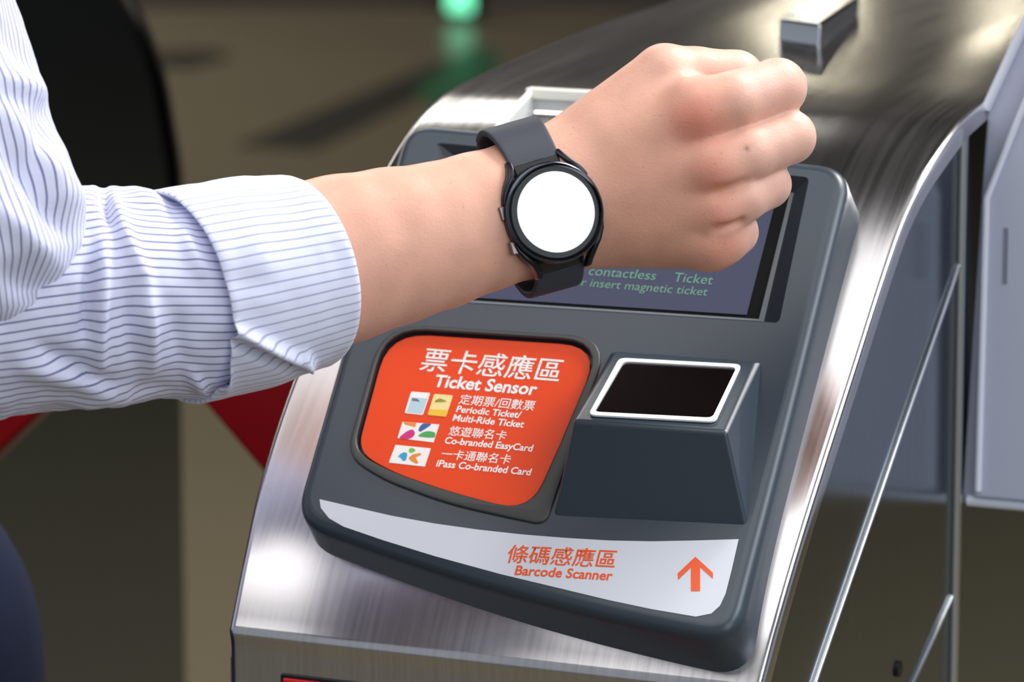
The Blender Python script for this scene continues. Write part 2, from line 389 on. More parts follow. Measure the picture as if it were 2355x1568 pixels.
# the housing: rounded skirt ring plus a top plate with the two openings
def inset(lp, d):
    n = len(lp); P = np.array(lp, float); c = P.mean(0); out = []
    area2 = sum(P[i-1][0]*P[i][1]-P[i][0]*P[i-1][1] for i in range(n)); sg = 1 if area2 > 0 else -1
    for i in range(n):
        t = P[(i+1) % n]-P[i-1]; t /= np.linalg.norm(t)
        out.append(P[i]+d*sg*np.array([-t[1], t[0]]))
    return out
V, F = [], []
rings = [(-1.5, -8), (-1.0, 0), (-0.3, 12), (0, 22)]+[(6-6*math.cos(a), 24+6*math.sin(a)) for a in np.linspace(0.12, math.pi/2, 7)]
for d, h in rings:
    for p in inset(outer, d): V.append(RP(p[0], p[1], h))
n = len(outer)
for i in range(len(rings)-1):
    for j in range(n): F.append((i*n+j, i*n+(j+1) % n, (i+1)*n+(j+1) % n, (i+1)*n+j))
skirt = under(mesh_obj('housing', V, F, slate, None, smooth=True), reader)
inner = [tuple(p) for p in inset(outer, 6.0)]
cover = plate('face_plate', [inner, hole_s[::-1], hole_l[::-1]], H-4.0, H, slate, reader)
# screen: sloping bezel, black border, glass with green text
def ring_mesh(name, lo, hi, m, root):
    n = len(lo)
    V = [RP(*p) for p in lo]+[RP(*p) for p in hi]
    return under(mesh_obj(name, V, [(i, (i+1) % n, n+(i+1) % n, n+i) for i in range(n)], m), root)
bez_m = mat('bezel_plastic', (44, 50, 57), 0.38)
q1 = [(30, 258), (216, 251), (222.5, 169.3), (38, 166.6)]
q2 = [(44, 252), (208, 247), (212.5, 174.8), (50, 172.6)]
q3 = [(45.5, 251), (206, 246), (209.5, 176.3), (51.5, 174.3)]
ring_mesh('screen_bezel', [(s, t, H) for s, t in q1], [(s, t, 23.0) for s, t in q2], bez_m, reader)
ring_mesh('screen_lip', [(s, t, 23.0) for s, t in q2], [(s, t, 22.2) for s, t in q3], mat('lip_grey', (112, 118, 122), 0.4), reader)
decal('screen_border', q3, 21.0, mat('matte_black', (4, 4, 6), 0.6, spec=0.15), reader)
glass_m = mat('display_glass', (34, 38, 66), 0.2, 0, 0.3, emit=(58, 64, 104), estr=0.2, coat=0.0)
scr = decal('screen', [(48, 248.5), (200, 243.8), (203, 178.6), (53, 176.6)], 21.4, glass_m, reader)
ring_mesh('screen_wall', [(s, t, 22.2) for s, t in q3], [(s, t, 21.0) for s, t in q3], black, reader)
green = mat('green_screen_text', (86, 128, 110), 0.4, emit=(96, 150, 118), estr=0.28)
lettering('contactless    Ticket', (1352, 632), (1637, 654), 21.6, green, scr, ys=1.0)
lettering('or insert magnetic ticket', (1318, 656), (1625, 680), 21.6, green, scr, ys=1.0)
# orange sensor label
plate('label_recess', [round_poly([(36, 153), (148, 155), (142, 56), (98, 62), (42, 79)], 10)], 22, 26.0, black, reader)
lab = plate('sensor_label', [label_o], 26.0, 28.6, orange, reader)
lab['label'] = 'glossy orange ticket sensor label'
frame_o = round_poly([(37.0, 152.3), (147.2, 154.3), (146.6, 97), (146.0, 53.5), (132, 55.0), (98, 59.3), (64, 68.5), (42.5, 79.2)], [22, 20, 0, 10, 6, 60, 40, 16])
frm_m = mat('label_frame_plastic', (58, 60, 60), 0.42)
plate('label_frame', [frame_o, hole_l[::-1]], 28, 31.2, frm_m, reader, bev=0.7, seg=2)
hl = 28.75
lettering('票卡感應區', (962, 852), (1283, 880), hl, white_print, lab, bold=0.007)
lettering('Ticket Sensor', (995, 888), (1231, 908), hl, white_print, lab, bold=0.026, ys=1.05)
lettering('定期票/回數票', (1053, 929), (1226, 945), hl, white_print, lab, bold=0.007)
lettering('Periodic Ticket/', (1048, 947), (1196, 961), hl, white_print, lab, bold=0.022, ys=1.02)
lettering('Multi-Ride Ticket', (1040, 967), (1203, 983), hl, white_print, lab, bold=0.022, ys=1.02)
lettering('悠遊聯名卡', (1029, 1001), (1161, 1013), hl, white_print, lab, bold=0.007)
lettering('Co-branded EasyCard', (1021, 1019), (1223, 1038), hl, white_print, lab, bold=0.022, ys=1.06)
lettering('一卡通聯名卡', (1012, 1054), (1171, 1068), hl, white_print, lab, bold=0.007)
lettering('iPass Co-branded Card', (1002, 1072), (1219, 1093), hl, white_print, lab, bold=0.022, ys=1.06)
def C2(pts): return [(880+x/7.467, 880+y/7.467) for x, y in pts]
pale_blue = mat('pale_blue_print', (186, 212, 226), 0.4); ink = mat('grey_ink', (92, 106, 124), 0.4)
cream = mat('cream_print', (250, 226, 150), 0.4); yellow = mat('yellow_print', (246, 196, 30), 0.4); olive = mat('olive_ink', (150, 140, 30), 0.4)
mag = mat('magenta_print', (214, 0, 122), 0.4); blue = mat('blue_print', (38, 92, 160), 0.4); grn = mat('green_print', (64, 168, 80), 0.4)
org2 = mat('amber_print', (240, 140, 40), 0.4); cyan = mat('cyan_print', (38, 160, 204), 0.4); lime = mat('lime_print', (120, 190, 62), 0.4)
def icon(name, pts, m, dh=0.0, sm=0.0): return pxdecal(name, C2(pts), hl+dh, m, lab, sm)
icon('ticket_icon', [(490, 150), (820, 175), (690, 555), (375, 520)], white_print, 0, 0.8)
icon('ticket_icon', [(500, 250), (770, 270), (680, 530), (412, 500)], pale_blue, 0.06, 0.3)
icon('icon_mark', [(505, 262), (600, 275), (640, 325), (500, 305)], ink, 0.12)
icon('ticket_icon', [(885, 190), (1210, 215), (1090, 585), (770, 555)], cream, 0, 0.8)
icon('ticket_icon', [(815, 450), (1128, 470), (1092, 583), (772, 552)], yellow, 0.06, 0.3)
icon('icon_mark', [(905, 300), (985, 265), (1110, 320), (985, 328), (890, 330)], olive, 0.12, 0.3)
icon('logo_card', [(340, 670), (975, 715), (875, 1025), (255, 950)], white_print)
icon('logo_petal', [(350, 672), (580, 690), (560, 762), (480, 740), (385, 715)], org2, 0.06, 0.3)
icon('logo_petal', [(690, 696), (850, 706), (760, 775), (640, 845), (612, 815), (640, 745)], blue, 0.06, 1.0)
icon('logo_petal', [(262, 948), (430, 820), (520, 795), (560, 860), (530, 930), (440, 972)], mag, 0.06, 1.5)
icon('logo_petal', [(590, 918), (690, 845), (790, 825), (895, 850), (912, 890), (895, 942), (750, 940)], grn, 0.06, 1.5)
icon('logo_card', [(220, 1065), (830, 1125), (725, 1440), (105, 1370)], white_print)
icon('logo_petal', [(250, 1280), (320, 1205), (400, 1188), (428, 1235), (400, 1335), (350, 1345), (318, 1300), (290, 1270)], cyan, 0.06, 1.0)
icon('logo_petal', [(445, 1190), (455, 1130), (510, 1112), (578, 1160), (500, 1208)], lime, 0.06, 1.0)
icon('logo_petal', [(440, 1290), (520, 1225), (650, 1205), (672, 1232), (565, 1285), (618, 1375), (580, 1392), (490, 1345)], org2, 0.06, 0.8)
# barcode scanner pod with its tilted window
def PT(t): return 60.5-(t-89.0)*(60.5-30.2)/(148.0-89.0)
Tf, Tb = 89.0, 148.0
sA = [(147.5, 57.2, 28), (236.0, 62.0, 28), (220.5, 149.5, 28), (147.8, 148.8, 28)]
sB = [(156.8, Tf, PT(Tf)), (226.0, Tf+1.5, PT(Tf+1.5)), (218.5, 147.3, 31.2), (152.0, 146.5, 31.2)]
pod = under(mesh_obj('scanner_pod', [RP(*p) for p in sA+sB], [(3, 2, 1, 0), (4, 5, 6, 7), (0, 1, 5, 4), (1, 2, 6, 5), (2, 3, 7, 6), (3, 0, 4, 7)], slate, None, bevel=0.0038, segs=4, angle=12), reader)
# window lies in the pod's top plane
p0, p1, p2 = RP(156.8, Tf, PT(Tf)), RP(226, Tf, PT(Tf)), RP(152, 147.3, 31.0)
pn = np.cross(p1-p0, p2-p0); pn /= np.linalg.norm(pn)
def podpt(px, py, off): return onplane(px, py, p0+pn*off, pn)
wo = [(1425, 824), (1706, 839), (1645, 971), (1353, 955)]; wi = [(1434, 832), (1694, 846), (1638, 962), (1366, 948)]
def ringpts(q, off, r): 
    pts = []
    P = [podpt(x, y, off) for x, y in q]; u = (p1-p0)/np.linalg.norm(p1-p0); v = np.cross(pn, u)
    l2 = round_poly([((p-p0) @ u, (p-p0) @ v) for p in P], r, 4)
    return [p0+pn*off+u*a+v*b for a, b in l2]
ro, ri = ringpts(wo, 0.0008, 0.0035), ringpts(wi, 0.0008, 0.003)
ri2 = ringpts(wi, -0.003, 0.003)
n = len(ro)
wf = mesh_obj('window_frame', ro+ri, [(i, (i+1) % n, n+(i+1) % n, n+i) for i in range(n)], mat('silver_frame', (236, 238, 240), 0.3)); wf.parent = pod
so = wf.modifiers.new('s', 'SOLIDIFY'); so.thickness = 0.0008; so.offset = 0
win_m = mat('scanner_glass', (16, 9, 10), 0.06, 0, 0.6, coat=0.5)
wi_o = ringpts(wi, 0.0005, 0.003)
wo_ = mesh_obj('scanner_window', wi_o, [tuple(range(len(wi_o)))], win_m); wo_.parent = pod
wq = [(1438, 838), (1690, 851), (1634, 959), (1374, 946)]
# white curved sticker along the front
stk = [ST_(x, y, H) for x, y in [(735, 1148), (800, 1163), (900, 1186), (1000, 1204), (1100, 1218), (1200, 1229), (1300, 1237), (1400, 1243), (1500, 1245), (1600, 1243), (1699, 1240), (1683, 1310), (1669, 1365), (1656, 1393), (1636, 1411), (1600, 1418), (1500, 1401), (1400, 1380), (1300, 1356), (1150, 1320), (1000, 1279), (880, 1242), (790, 1211), (757, 1192), (738, 1168)]]
sticker = decal('front_sticker', stk, H+0.15, sticker_white, reader)
sticker['label'] = 'white curved barcode scanner sticker'
lettering('條碼感應區', (1162, 1294), (1412, 1307), H+0.3, orange_print, sticker, bold=0.008)
lettering('Barcode Scanner', (1183, 1321), (1406, 1334), H+0.3, orange_print, sticker, bold=0.02, ys=1.05)
ar = [(1863, 353), (1942, 425), (1942, 452), (1884, 400), (1884, 508), (1843, 508), (1843, 402), (1785, 457), (1783, 428)]
pxdecal('arrow', [(650+x/1.9625, 1100+y/1.9625) for x, y in ar], H+0.3, orange_print, sticker)

# ---------------------------------------------------------------- person: arm and hand
D0 = 1.66; PXM = D0/FPX                 # metres per photo pixel at the arm
def AP(x, y, w): return CAM + ray(x, y)*(D0-w*PXM)
def APv(P):
    P = np.asarray(P, float)
    r = fw[None, :]+rt[None, :]*((P[:, 0:1]-IW/2)/FPX)-up[None, :]*((P[:, 1:2]-IH/2)/FPX)
    return CAM[None, :]+r*(D0-P[:, 2:3]*PXM)
def smin(a, b, k):
    h = np.maximum(k-np.abs(a-b), 0.0)/k
    return np.minimum(a, b)-h*h*k*0.25
class Field:
    def __init__(self, lo, hi, cell):
        self.lo = np.array(lo, np.float32); self.cell = cell
        self.n = np.ceil((np.array(hi)-np.array(lo))/cell).astype(int)+1
        self.ax = [self.lo[i]+cell*np.arange(self.n[i], dtype=np.float32) for i in range(3)]
    def new(self): return np.full(self.n, 1e3, np.float32)
    def cone(self, D, a, b, ra, rb, k, q=1.0, op='add'):
        """round cone a-b; q squeezes the depth"""
        a, b = np.array(a, np.float32), np.array(b, np.float32); R = max(ra, rb)+k+60
        sl = []
        for i in range(3):
            m_ = R/(q if i == 2 else 1)
            i0 = int(max(0, math.floor((min(a[i], b[i])-m_-self.lo[i])/self.cell))); i1 = int(min(self.n[i], math.ceil((max(a[i], b[i])+m_-self.lo[i])/self.cell)+1))
            if i1 <= i0: return
            sl.append(slice(i0, i1))
        X, Y, Z = np.meshgrid(*[self.ax[i][sl[i]] for i in range(3)], indexing='ij')
        Z = Z*q; a = a*np.array([1, 1, q], np.float32); b = b*np.array([1, 1, q], np.float32); ab = b-a
        L2 = float(ab @ ab)+1e-6
        t = np.clip(((X-a[0])*ab[0]+(Y-a[1])*ab[1]+(Z-a[2])*ab[2])/L2, 0, 1)
        d = np.sqrt((X-a[0]-t*ab[0])**2+(Y-a[1]-t*ab[1])**2+(Z-a[2]-t*ab[2])**2)-(ra+(rb-ra)*t)
        s = tuple(sl)
        D[s] = smin(D[s], d, k) if op == 'add' else -smin(-D[s], d, k)
    def mesh(self, D):
        """surface nets"""
        S = D < 0; n = self.n
        c = [S[i:n[0]-1+i, j:n[1]-1+j, k:n[2]-1+k] for i in (0, 1) for j in (0, 1) for k in (0, 1)]
        cnt = sum(x.astype(np.int8) for x in c); act = (cnt > 0) & (cnt < 8)
        idx = np.argwhere(act); vid = np.full(act.shape, -1, np.int64); vid[act] = np.arange(len(idx))
        acc = np.zeros((len(idx), 3)); num = np.zeros(len(idx))
        cor = [(i, j, k) for i in (0, 1) for j in (0, 1) for k in (0, 1)]
        val = {o_: D[idx[:, 0]+o_[0], idx[:, 1]+o_[1], idx[:, 2]+o_[2]] for o_ in cor}
        for a in cor:
            for ax in range(3):
                if a[ax] == 0:
                    b = list(a); b[ax] = 1; b = tuple(b)
                    va, vb = val[a], val[b]; x = (va < 0) != (vb < 0)
                    t = np.where(x, va/np.where(x, va-vb, 1), 0)
                    p = np.tile(np.array(a, float), (len(idx), 1)); p[:, ax] += t
                    acc[x] += p[x]; num[x] += 1
        P = self.lo+(idx+acc/num[:, None])*self.cell
        faces = []
        for ax in range(3):
            o1, o2 = [(1, 2), (2, 0), (0, 1)][ax]
            sh = [slice(1, m-1) for m in n]; sh[ax] = slice(0, n[ax]-1)
            s0 = S[tuple(sh)]; sh2 = list(sh); sh2[ax] = slice(1, n[ax]); s1 = S[tuple(sh2)]
            e = np.argwhere(s0 != s1)
            flip = s0[e[:, 0], e[:, 1], e[:, 2]]
            base = e+np.array([0 if i == ax else 1 for i in range(3)])
            def g(d1, d2):
                q = base.copy(); q[:, o1] -= d1; q[:, o2] -= d2
                return vid[q[:, 0], q[:, 1], q[:, 2]]
            Q = np.stack([g(1, 1), g(0, 1), g(0, 0), g(1, 0)], 1)
            Q[~flip] = Q[~flip][:, ::-1]
            faces.append(Q)
        return P, np.vstack(faces)
a3 = np.array([0.96, -0.27, -0.34]); a3 /= np.linalg.norm(a3)
n3 = np.array([0.31, -0.09, 0.95]); n3 /= np.linalg.norm(n3)
p3 = np.array([0.27, 0.96, 0.0]); p3 /= np.linalg.norm(p3)
fld = Field((500, 40, -400), (1920, 860, 420), 5.0)
Dp = fld.new()
def axis_w(x): return (1268-x)*0.34
chain = [((520, 668), 215), ((787, 594), 193), ((900, 566), 181), ((1000, 543), 169), ((1100, 511), 161), ((1195, 484), 157), ((1262, 466), 154)]
for (c0, r0), (c1, r1) in zip(chain[:-1], chain[1:]):
    fld.cone(Dp, (*c0, axis_w(c0[0])), (*c1, axis_w(c1[0])), r0, r1, 10, q=1.42)
HK = 46
fld.cone(Dp, (1262, 466, 0), (1330, 446, -14), 154, 128, HK, q=1.42)
fld.cone(Dp, (1330, 405, -5), (1596, 262, 38), 92, 74, HK)
fld.cone(Dp, (1330, 440, 0), (1632, 382, 52), 90, 68, HK)
fld.cone(Dp, (1330, 475, -4), (1640, 482, 38), 88, 62, HK)
fld.cone(Dp, (1340, 508, -16), (1628, 556, 8), 84, 58, HK)
fld.cone(Dp, (1380, 525, -45), (1600, 556, -60), 86, 62, HK)
fld.cone(Dp, (1300, 385, -35), (1530, 176, -52), 108, 76, HK)        # thumb metacarpal
fld.cone(Dp, (1420, 330, -40), (1560, 260, -30), 100, 80, HK)        # web
fld.cone(Dp, (1450, 400, -60), (1600, 420, -70), 100, 90, HK)        # palm
fld.cone(Dp, (1606, 262, 60), (1614, 268, 60), 46, 46, 34)           # knuckles
fld.cone(Dp, (1642, 396, 76), (1650, 396, 76), 42, 42, 24)
fld.cone(Dp, (1652, 486, 60), (1656, 486, 60), 38, 38, 22)
fld.cone(Dp, (1648, 564, 26), (1650, 566, 26), 36, 36, 22)
Df = fld.new()
def finger(pts, rs, k=5):
    T = fld.new()
    for (a, b), (ra, rb) in zip(zip(pts[:-1], pts[1:]), zip(rs[:-1], rs[1:])): fld.cone(T, a, b, ra, rb, 10)
    return T
fingers = [
    finger([(1612, 254, 50), (1690, 231, 46), (1788, 201, -22), (1742, 250, -140), (1640, 290, -150)], [72, 68, 67, 56, 50]),
    finger([(1648, 382, 60), (1725, 351, 50), (1814, 315, -12), (1765, 340, -135), (1650, 350, -150)], [66, 63, 62, 54, 48]),
    finger([(1652, 482, 46), (1708, 455, 36), (1764, 424, -16), (1725, 440, -125), (1640, 430, -140)], [60, 56, 55, 50, 45]),
    finger([(1638, 558, 14), (1668, 545, 8), (1688, 533, -24), (1665, 530, -115), (1600, 510, -130)], [58, 56, 55, 47, 42])]
for T in fingers: Df = smin(Df, T, 6)
thumb = finger([(1530, 178, -56), (1600, 176, -84), (1692, 182, -112), (1745, 232, -170), (1750, 300, -200)], [77, 68, 66, 58, 44])
D = smin(Dp, Df, 44)
D = smin(D, thumb, 9)
# crease where the thumb meets the index finger, and hollows between the knuckles
for a, b, r in (((1590, 172, 30), (1690, 156, 4), 7), ((1650, 444, 120), (1710, 423, 98), 11), ((1650, 528, 98), (1700, 506, 76), 9)):
    fld.cone(D, a, b, r, r*0.7, 20, op='sub')
P, Q = fld.mesh(D)
# light smoothing
adj = [np.concatenate([Q[:, i] for i in range(4)]), np.concatenate([Q[:, (i+1) % 4] for i in range(4)])]
for it in range(5):
    acc = np.zeros_like(P); num = np.zeros(len(P))
    np.add.at(acc, adj[0], P[adj[1]]); np.add.at(num, adj[0], 1)
    np.add.at(acc, adj[1], P[adj[0]]); np.add.at(num, adj[1], 1)
    P = P*0.5+0.5*acc/num[:, None]
W3 = APv(P)
person = thing('person', 'person reaching out a bent arm in a striped shirt with rolled cuff and jeans', 'person', (-0.38, 0.0, 0))
skin = bpy.data.materials.new('skin'); skin.use_nodes = True
nt = skin.node_tree; b = nt.nodes['Principled BSDF']
b.inputs['Roughness'].default_value = 0.46; b.inputs['Specular IOR Level'].default_value = 0.35
b.inputs['Subsurface Weight'].default_value = 0.25; b.inputs['Subsurface Radius'].default_value = (1.0, 0.35, 0.2); b.inputs['Subsurface Scale'].default_value = 0.004
at = nt.nodes.new('ShaderNodeVertexColor'); at.layer_name = 'skin_tone'
tc = nt.nodes.new('ShaderNodeTexCoord')
nz = nt.nodes.new('ShaderNodeTexNoise'); nz.inputs['Scale'].default_value = 75; nz.inputs['Detail'].default_value = 3
nz2 = nt.nodes.new('ShaderNodeTexNoise'); nz2.inputs['Scale'].default_value = 900; nz2.inputs['Detail'].default_value = 2
vo = nt.nodes.new('ShaderNodeTexVoronoi'); vo.inputs['Scale'].default_value = 190
for x in (nz, nz2, vo): nt.links.new(tc.outputs['Object'], x.inputs['Vector'])
mr = nt.nodes.new('ShaderNodeMapRange'); mr.inputs['From Min'].default_value = 0.3; mr.inputs['From Max'].default_value = 0.7; mr.inputs['To Min'].default_value = 0.93; mr.inputs['To Max'].default_value = 1.06
nt.links.new(nz.outputs['Fac'], mr.inputs['Value'])
pr = nt.nodes.new('ShaderNodeMapRange'); pr.inputs['From Min'].default_value = 0.04; pr.inputs['From Max'].default_value = 0.11; pr.inputs['To Min'].default_value = 0.80; pr.inputs['To Max'].default_value = 1.0
nt.links.new(vo.outputs['Distance'], pr.inputs['Value'])
mm = nt.nodes.new('ShaderNodeMath'); mm.operation = 'MULTIPLY'; nt.links.new(mr.outputs['Result'], mm.inputs[0]); nt.links.new(pr.outputs['Result'], mm.inputs[1])
sc_ = nt.nodes.new('ShaderNodeVectorMath'); sc_.operation = 'SCALE'
nt.links.new(at.outputs['Color'], sc_.inputs[0]); nt.links.new(mm.outputs['Value'], sc_.inputs['Scale']); nt.links.new(sc_.outputs['Vector'], b.inputs['Base Color'])
bp = nt.nodes.new('ShaderNodeBump'); bp.inputs['Strength'].default_value = 0.25; bp.inputs['Distance'].default_value = 0.0006
nt.links.new(nz2.outputs['Fac'], bp.inputs['Height']); nt.links.new(bp.outputs['Normal'], b.inputs['Normal'])
me = bpy.data.meshes.new('body'); me.from_pydata(W3.tolist(), [], Q.tolist()); me.update()
ca = me.color_attributes.new('skin_tone', 'FLOAT_COLOR', 'POINT')
base = np.array(lin((222, 169, 147))); redt = np.array(lin((206, 120, 100)))
f_ = np.zeros(len(P))
for cx, cy, cz, r, a in ((1609, 274, 100, 62, 0.9), (1646, 400, 105, 52, 0.75), (1659, 487, 90, 48, 0.6), (1663, 566, 50, 50, 0.6), (1626, 165, 0, 40, 0.4), (1790, 205, 20, 40, 0.15)):
    d2 = ((P-np.array([cx, cy, cz]))**2).sum(1); f_ = np.maximum(f_, a*np.exp(-d2/(r*r)))
tan_ = np.array(lin((198, 143, 119)))
back = np.clip((P[:, 0]-1330)/100, 0, 1)*np.clip((1690-P[:, 0])/120, 0, 1)*np.clip((P[:, 1]-180)/220, 0, 1)*0.55
pink = np.array(lin((232, 186, 170)))
fg = (np.clip((P[:, 0]-1660)/90, 0, 1)*0.7+np.clip((230-P[:, 1])/90, 0, 1)*np.clip((P[:, 0]-1450)/120, 0, 1)*0.5).clip(0, 0.8)
cl = base[None]*(1-fg[:, None])+pink[None]*fg[:, None]
cl = cl*(1-back[:, None])+tan_[None]*back[:, None]
mole = np.exp(-((P[:, :2]-np.array([1718, 341]))**2).sum(1)/36.0)*(P[:, 2] > 0)
cl = cl*(1-0.55*mole[:, None])
cl = cl*(1-f_[:, None])+redt[None]*f_[:, None]
ca.data.foreach_set('color', np.hstack([cl, np.ones((len(P), 1))]).astype(np.float32).ravel())
me.polygons.foreach_set('use_smooth', [True]*len(me.polygons))
body = under(link_mesh('body', me, skin, None, fix=False), person)
body['label'] = 'bare forearm and closed fist'

# ---------------------------------------------------------------- shirt sleeve
shirt = bpy.data.materials.new('striped_cotton'); shirt.use_nodes = True
def stripe_mat(m, line, ground, width, soft):
    nt = m.node_tree; b = nt.nodes['Principled BSDF']; b.inputs['Roughness'].default_value = 0.85; b.inputs['Specular IOR Level'].default_value = 0.2
    b.inputs['Sheen Weight'].default_value = 0.2
    uv = nt.nodes.new('ShaderNodeUVMap'); uv.uv_map = 'UVMap'; sx = nt.nodes.new('ShaderNodeSeparateXYZ'); nt.links.new(uv.outputs['UV'], sx.inputs['Vector'])
    fr = nt.nodes.new('ShaderNodeMath'); fr.operation = 'FRACT'; nt.links.new(sx.outputs['X'], fr.inputs[0])
    sb = nt.nodes.new('ShaderNodeMath'); sb.operation = 'SUBTRACT'; nt.links.new(fr.outputs[0], sb.inputs[0]); sb.inputs[1].default_value = 0.5
    ab = nt.nodes.new('ShaderNodeMath'); ab.operation = 'ABSOLUTE'; nt.links.new(sb.outputs[0], ab.inputs[0])
    mr = nt.nodes.new('ShaderNodeMapRange'); mr.inputs['From Min'].default_value = width; mr.inputs['From Max'].default_value = width+soft
    nt.links.new(ab.outputs[0], mr.inputs['Value'])
    mx = nt.nodes.new('ShaderNodeMix'); mx.data_type = 'RGBA'; mx.inputs['A'].default_value = (*lin(line), 1); mx.inputs['B'].default_value = (*lin(ground), 1)
    nt.links.new(mr.outputs['Result'], mx.inputs['Factor']); nt.links.new(mx.outputs['Result'], b.inputs['Base Color'])
    tc = nt.nodes.new('ShaderNodeTexCoord'); nz = nt.nodes.new('ShaderNodeTexNoise'); nz.inputs['Scale'].default_value = 1400
    nt.links.new(tc.outputs['Object'], nz.inputs['Vector'])
    bp = nt.nodes.new('ShaderNodeBump'); bp.inputs['Strength'].default_value = 0.15; bp.inputs['Distance'].default_value = 0.0005
    nt.links.new(nz.outputs['Fac'], bp.inputs['Height']); nt.links.new(bp.outputs['Normal'], b.inputs['Normal'])
stripe_mat(shirt, (112, 114, 150), (214, 216, 240), 0.07, 0.05)
cuffm = bpy.data.materials.new('striped_cotton_inside'); cuffm.use_nodes = True
stripe_mat(cuffm, (168, 172, 200), (222, 225, 246), 0.06, 0.06)
def segdist(P2, a, b):
    a, b = np.array(a, float), np.array(b, float); ab = b-a
    t = np.clip(((P2-a) @ ab)/(ab @ ab), 0, 1)
    return np.linalg.norm(P2-(a+t[:, None]*ab), axis=1), t
def cloth_tube(rings, nth, folds, nstripe, noise_amp, seed, vscale=1.0):
    """rings: (centre px, w, half height, half depth, axis, across, towards camera, skew) -> points in photo-pixel space, faces, uvs"""
    th = np.linspace(0, 2*math.pi, nth, endpoint=False)
    pts = []; N = []
    for (c, hh, hd, ax, pp, nn, sk) in rings:
        c = np.array(c, float)
        q = c[None]+np.outer(np.cos(th)*hh, pp)+np.outer(np.sin(th)*hd, nn)+np.outer(np.sin(th)*sk, ax)
        nr = np.outer(np.cos(th)/hh, pp)+np.outer(np.sin(th)/hd, nn); nr /= np.linalg.norm(nr, axis=1)[:, None]
        pts.append(q); N.append(nr)
    pts = np.vstack(pts); N = np.vstack(N); near = np.tile(np.sin(th), len(rings))
    disp = np.zeros(len(pts))
    for a, b, A, sg in folds:
        d, t = segdist(pts[:, :2], a, b)
        disp += 1.7*A*np.exp(-(d/sg)**2)*np.clip(near*2.2+0.35, 0, 1)*np.sin(np.clip(t*0.9+0.08, 0, 1)*math.pi)**0.5
    for i in range(len(pts)):
        v = pts[i]/150.0
        disp[i] += noise_amp*mnoise.fractal(Vector((v[0]*vscale+seed, v[1]*0.55, v[2])), 0.9, 2.0, 3)
    pts = pts+N*disp[:, None]
    F = []; UV = []
    nr_ = len(rings)
    for i in range(nr_-1):
        for j in range(nth):
            F.append((i*nth+j, i*nth+(j+1) % nth, (i+1)*nth+(j+1) % nth, (i+1)*nth+j))
            u0, u1 = j/nth*nstripe, (j+1)/nth*nstripe; v0, v1 = i/nr_, (i+1)/nr_
            UV += [(u0, v0), (u1, v0), (u1, v1), (u0, v1)]
    return pts, F, UV
def cloth_obj(name, parts, m, root):
    V = []; F = []; UV = []; o_ = 0
    for p, f, u in parts:
        V.append(p); F += [tuple(x+o_ for x in ff) for ff in f]; UV += u; o_ += len(p)
    V = APv(np.vstack(V))
    me = bpy.data.meshes.new(name); me.from_pydata(V.tolist(), [], F); me.update()
    uvl = me.uv_layers.new(name='UVMap'); uvl.data.foreach_set('uv', np.array(UV, np.float32).ravel())
    me.polygons.foreach_set('use_smooth', [True]*len(me.polygons))
    o = link_mesh(name, me, m, None, fix=True)
    return under(o, root)
def lerp(a, b, t): return a+(b-a)*t
# rolled cuff
def cuff_ring(x, hh, sk, hdf=0.84):
    t = (x-400)/(702-400); c = (x, lerp(682, 623, t), axis_w(x)-5)
    return (c, hh, hh*hdf, a3, p3*1.0, n3, sk)
ringsC = [cuff_ring(430, 214, 62), cuff_ring(415, 232, 62), cuff_ring(402, 246, 62), cuff_ring(398, 251, 62), cuff_ring(402, 255, 62)]
for x in np.linspace(412, 690, 44): ringsC.append(cuff_ring(x, lerp(256, 229, (x-400)/290)+3*math.sin((x-400)/290*3.1), 62))
ringsC += [cuff_ring(699, 226, 62), cuff_ring(703, 221, 62), cuff_ring(702, 214, 62), cuff_ring(690, 209, 60), cuff_ring(640, 207, 60), cuff_ring(560, 206, 60)]
foldsC = [((520, 752), (712, 838), 24, 13), ((530, 785), (690, 850), -16, 14), ((700, 812), (712, 842), 14, 10), ((516, 820), (524, 890), 16, 9), ((505, 860), (520, 900), 10, 10), ((600, 520), (610, 720), 5, 40), ((480, 640), (640, 655), -4, 30)]
cuff = cloth_obj('sleeve_cuff', [cloth_tube(ringsC, 200, foldsC, 66, 6, 3.1)], cuffm, person)
cuff['label'] = 'rolled-up striped cuff'
# lower sleeve, elbow to cuff
ringsL = []
for x in np.linspace(-260, 470, 80):
    t = (x+260)/730
    c = (x, np.interp(x, [-260, 0, 200, 420, 470], [742, 700, 676, 682, 672]), axis_w(x)*0.92-10)
    hh = np.interp(x, [-260, -100, 0, 200, 330, 420, 470], [215, 262, 266, 262, 250, 242, 228])
    ringsL.append((c, hh, hh*0.84, a3, p3 if x > 150 else (p3*max(0, (x+260)/410)+np.array([0, 1, 0])*(1-max(0, (x+260)/410))), n3, lerp(10, 50, t)))
foldsL = [((236, 560), (222, 860), 22, 20), ((212, 620), (200, 780), -22, 16), ((262, 480), (330, 640), 16, 18), ((236, 440), (262, 520), -20, 13), ((330, 640), (352, 850), 14, 20), ((290, 660), (300, 820), -12, 18), ((420, 520), (470, 640), 10, 20), ((395, 700), (420, 840), -8, 24), ((60, 850), (300, 905), 14, 24), ((100, 800), (260, 880), -12, 18), ((440, 860), (470, 900), 12, 14), ((150, 920), (390, 915), 8, 20), ((300, 440), (380, 470), 9, 14)]
lower = cloth_tube(ringsL, 220, foldsL, 72, 13, 7.7)
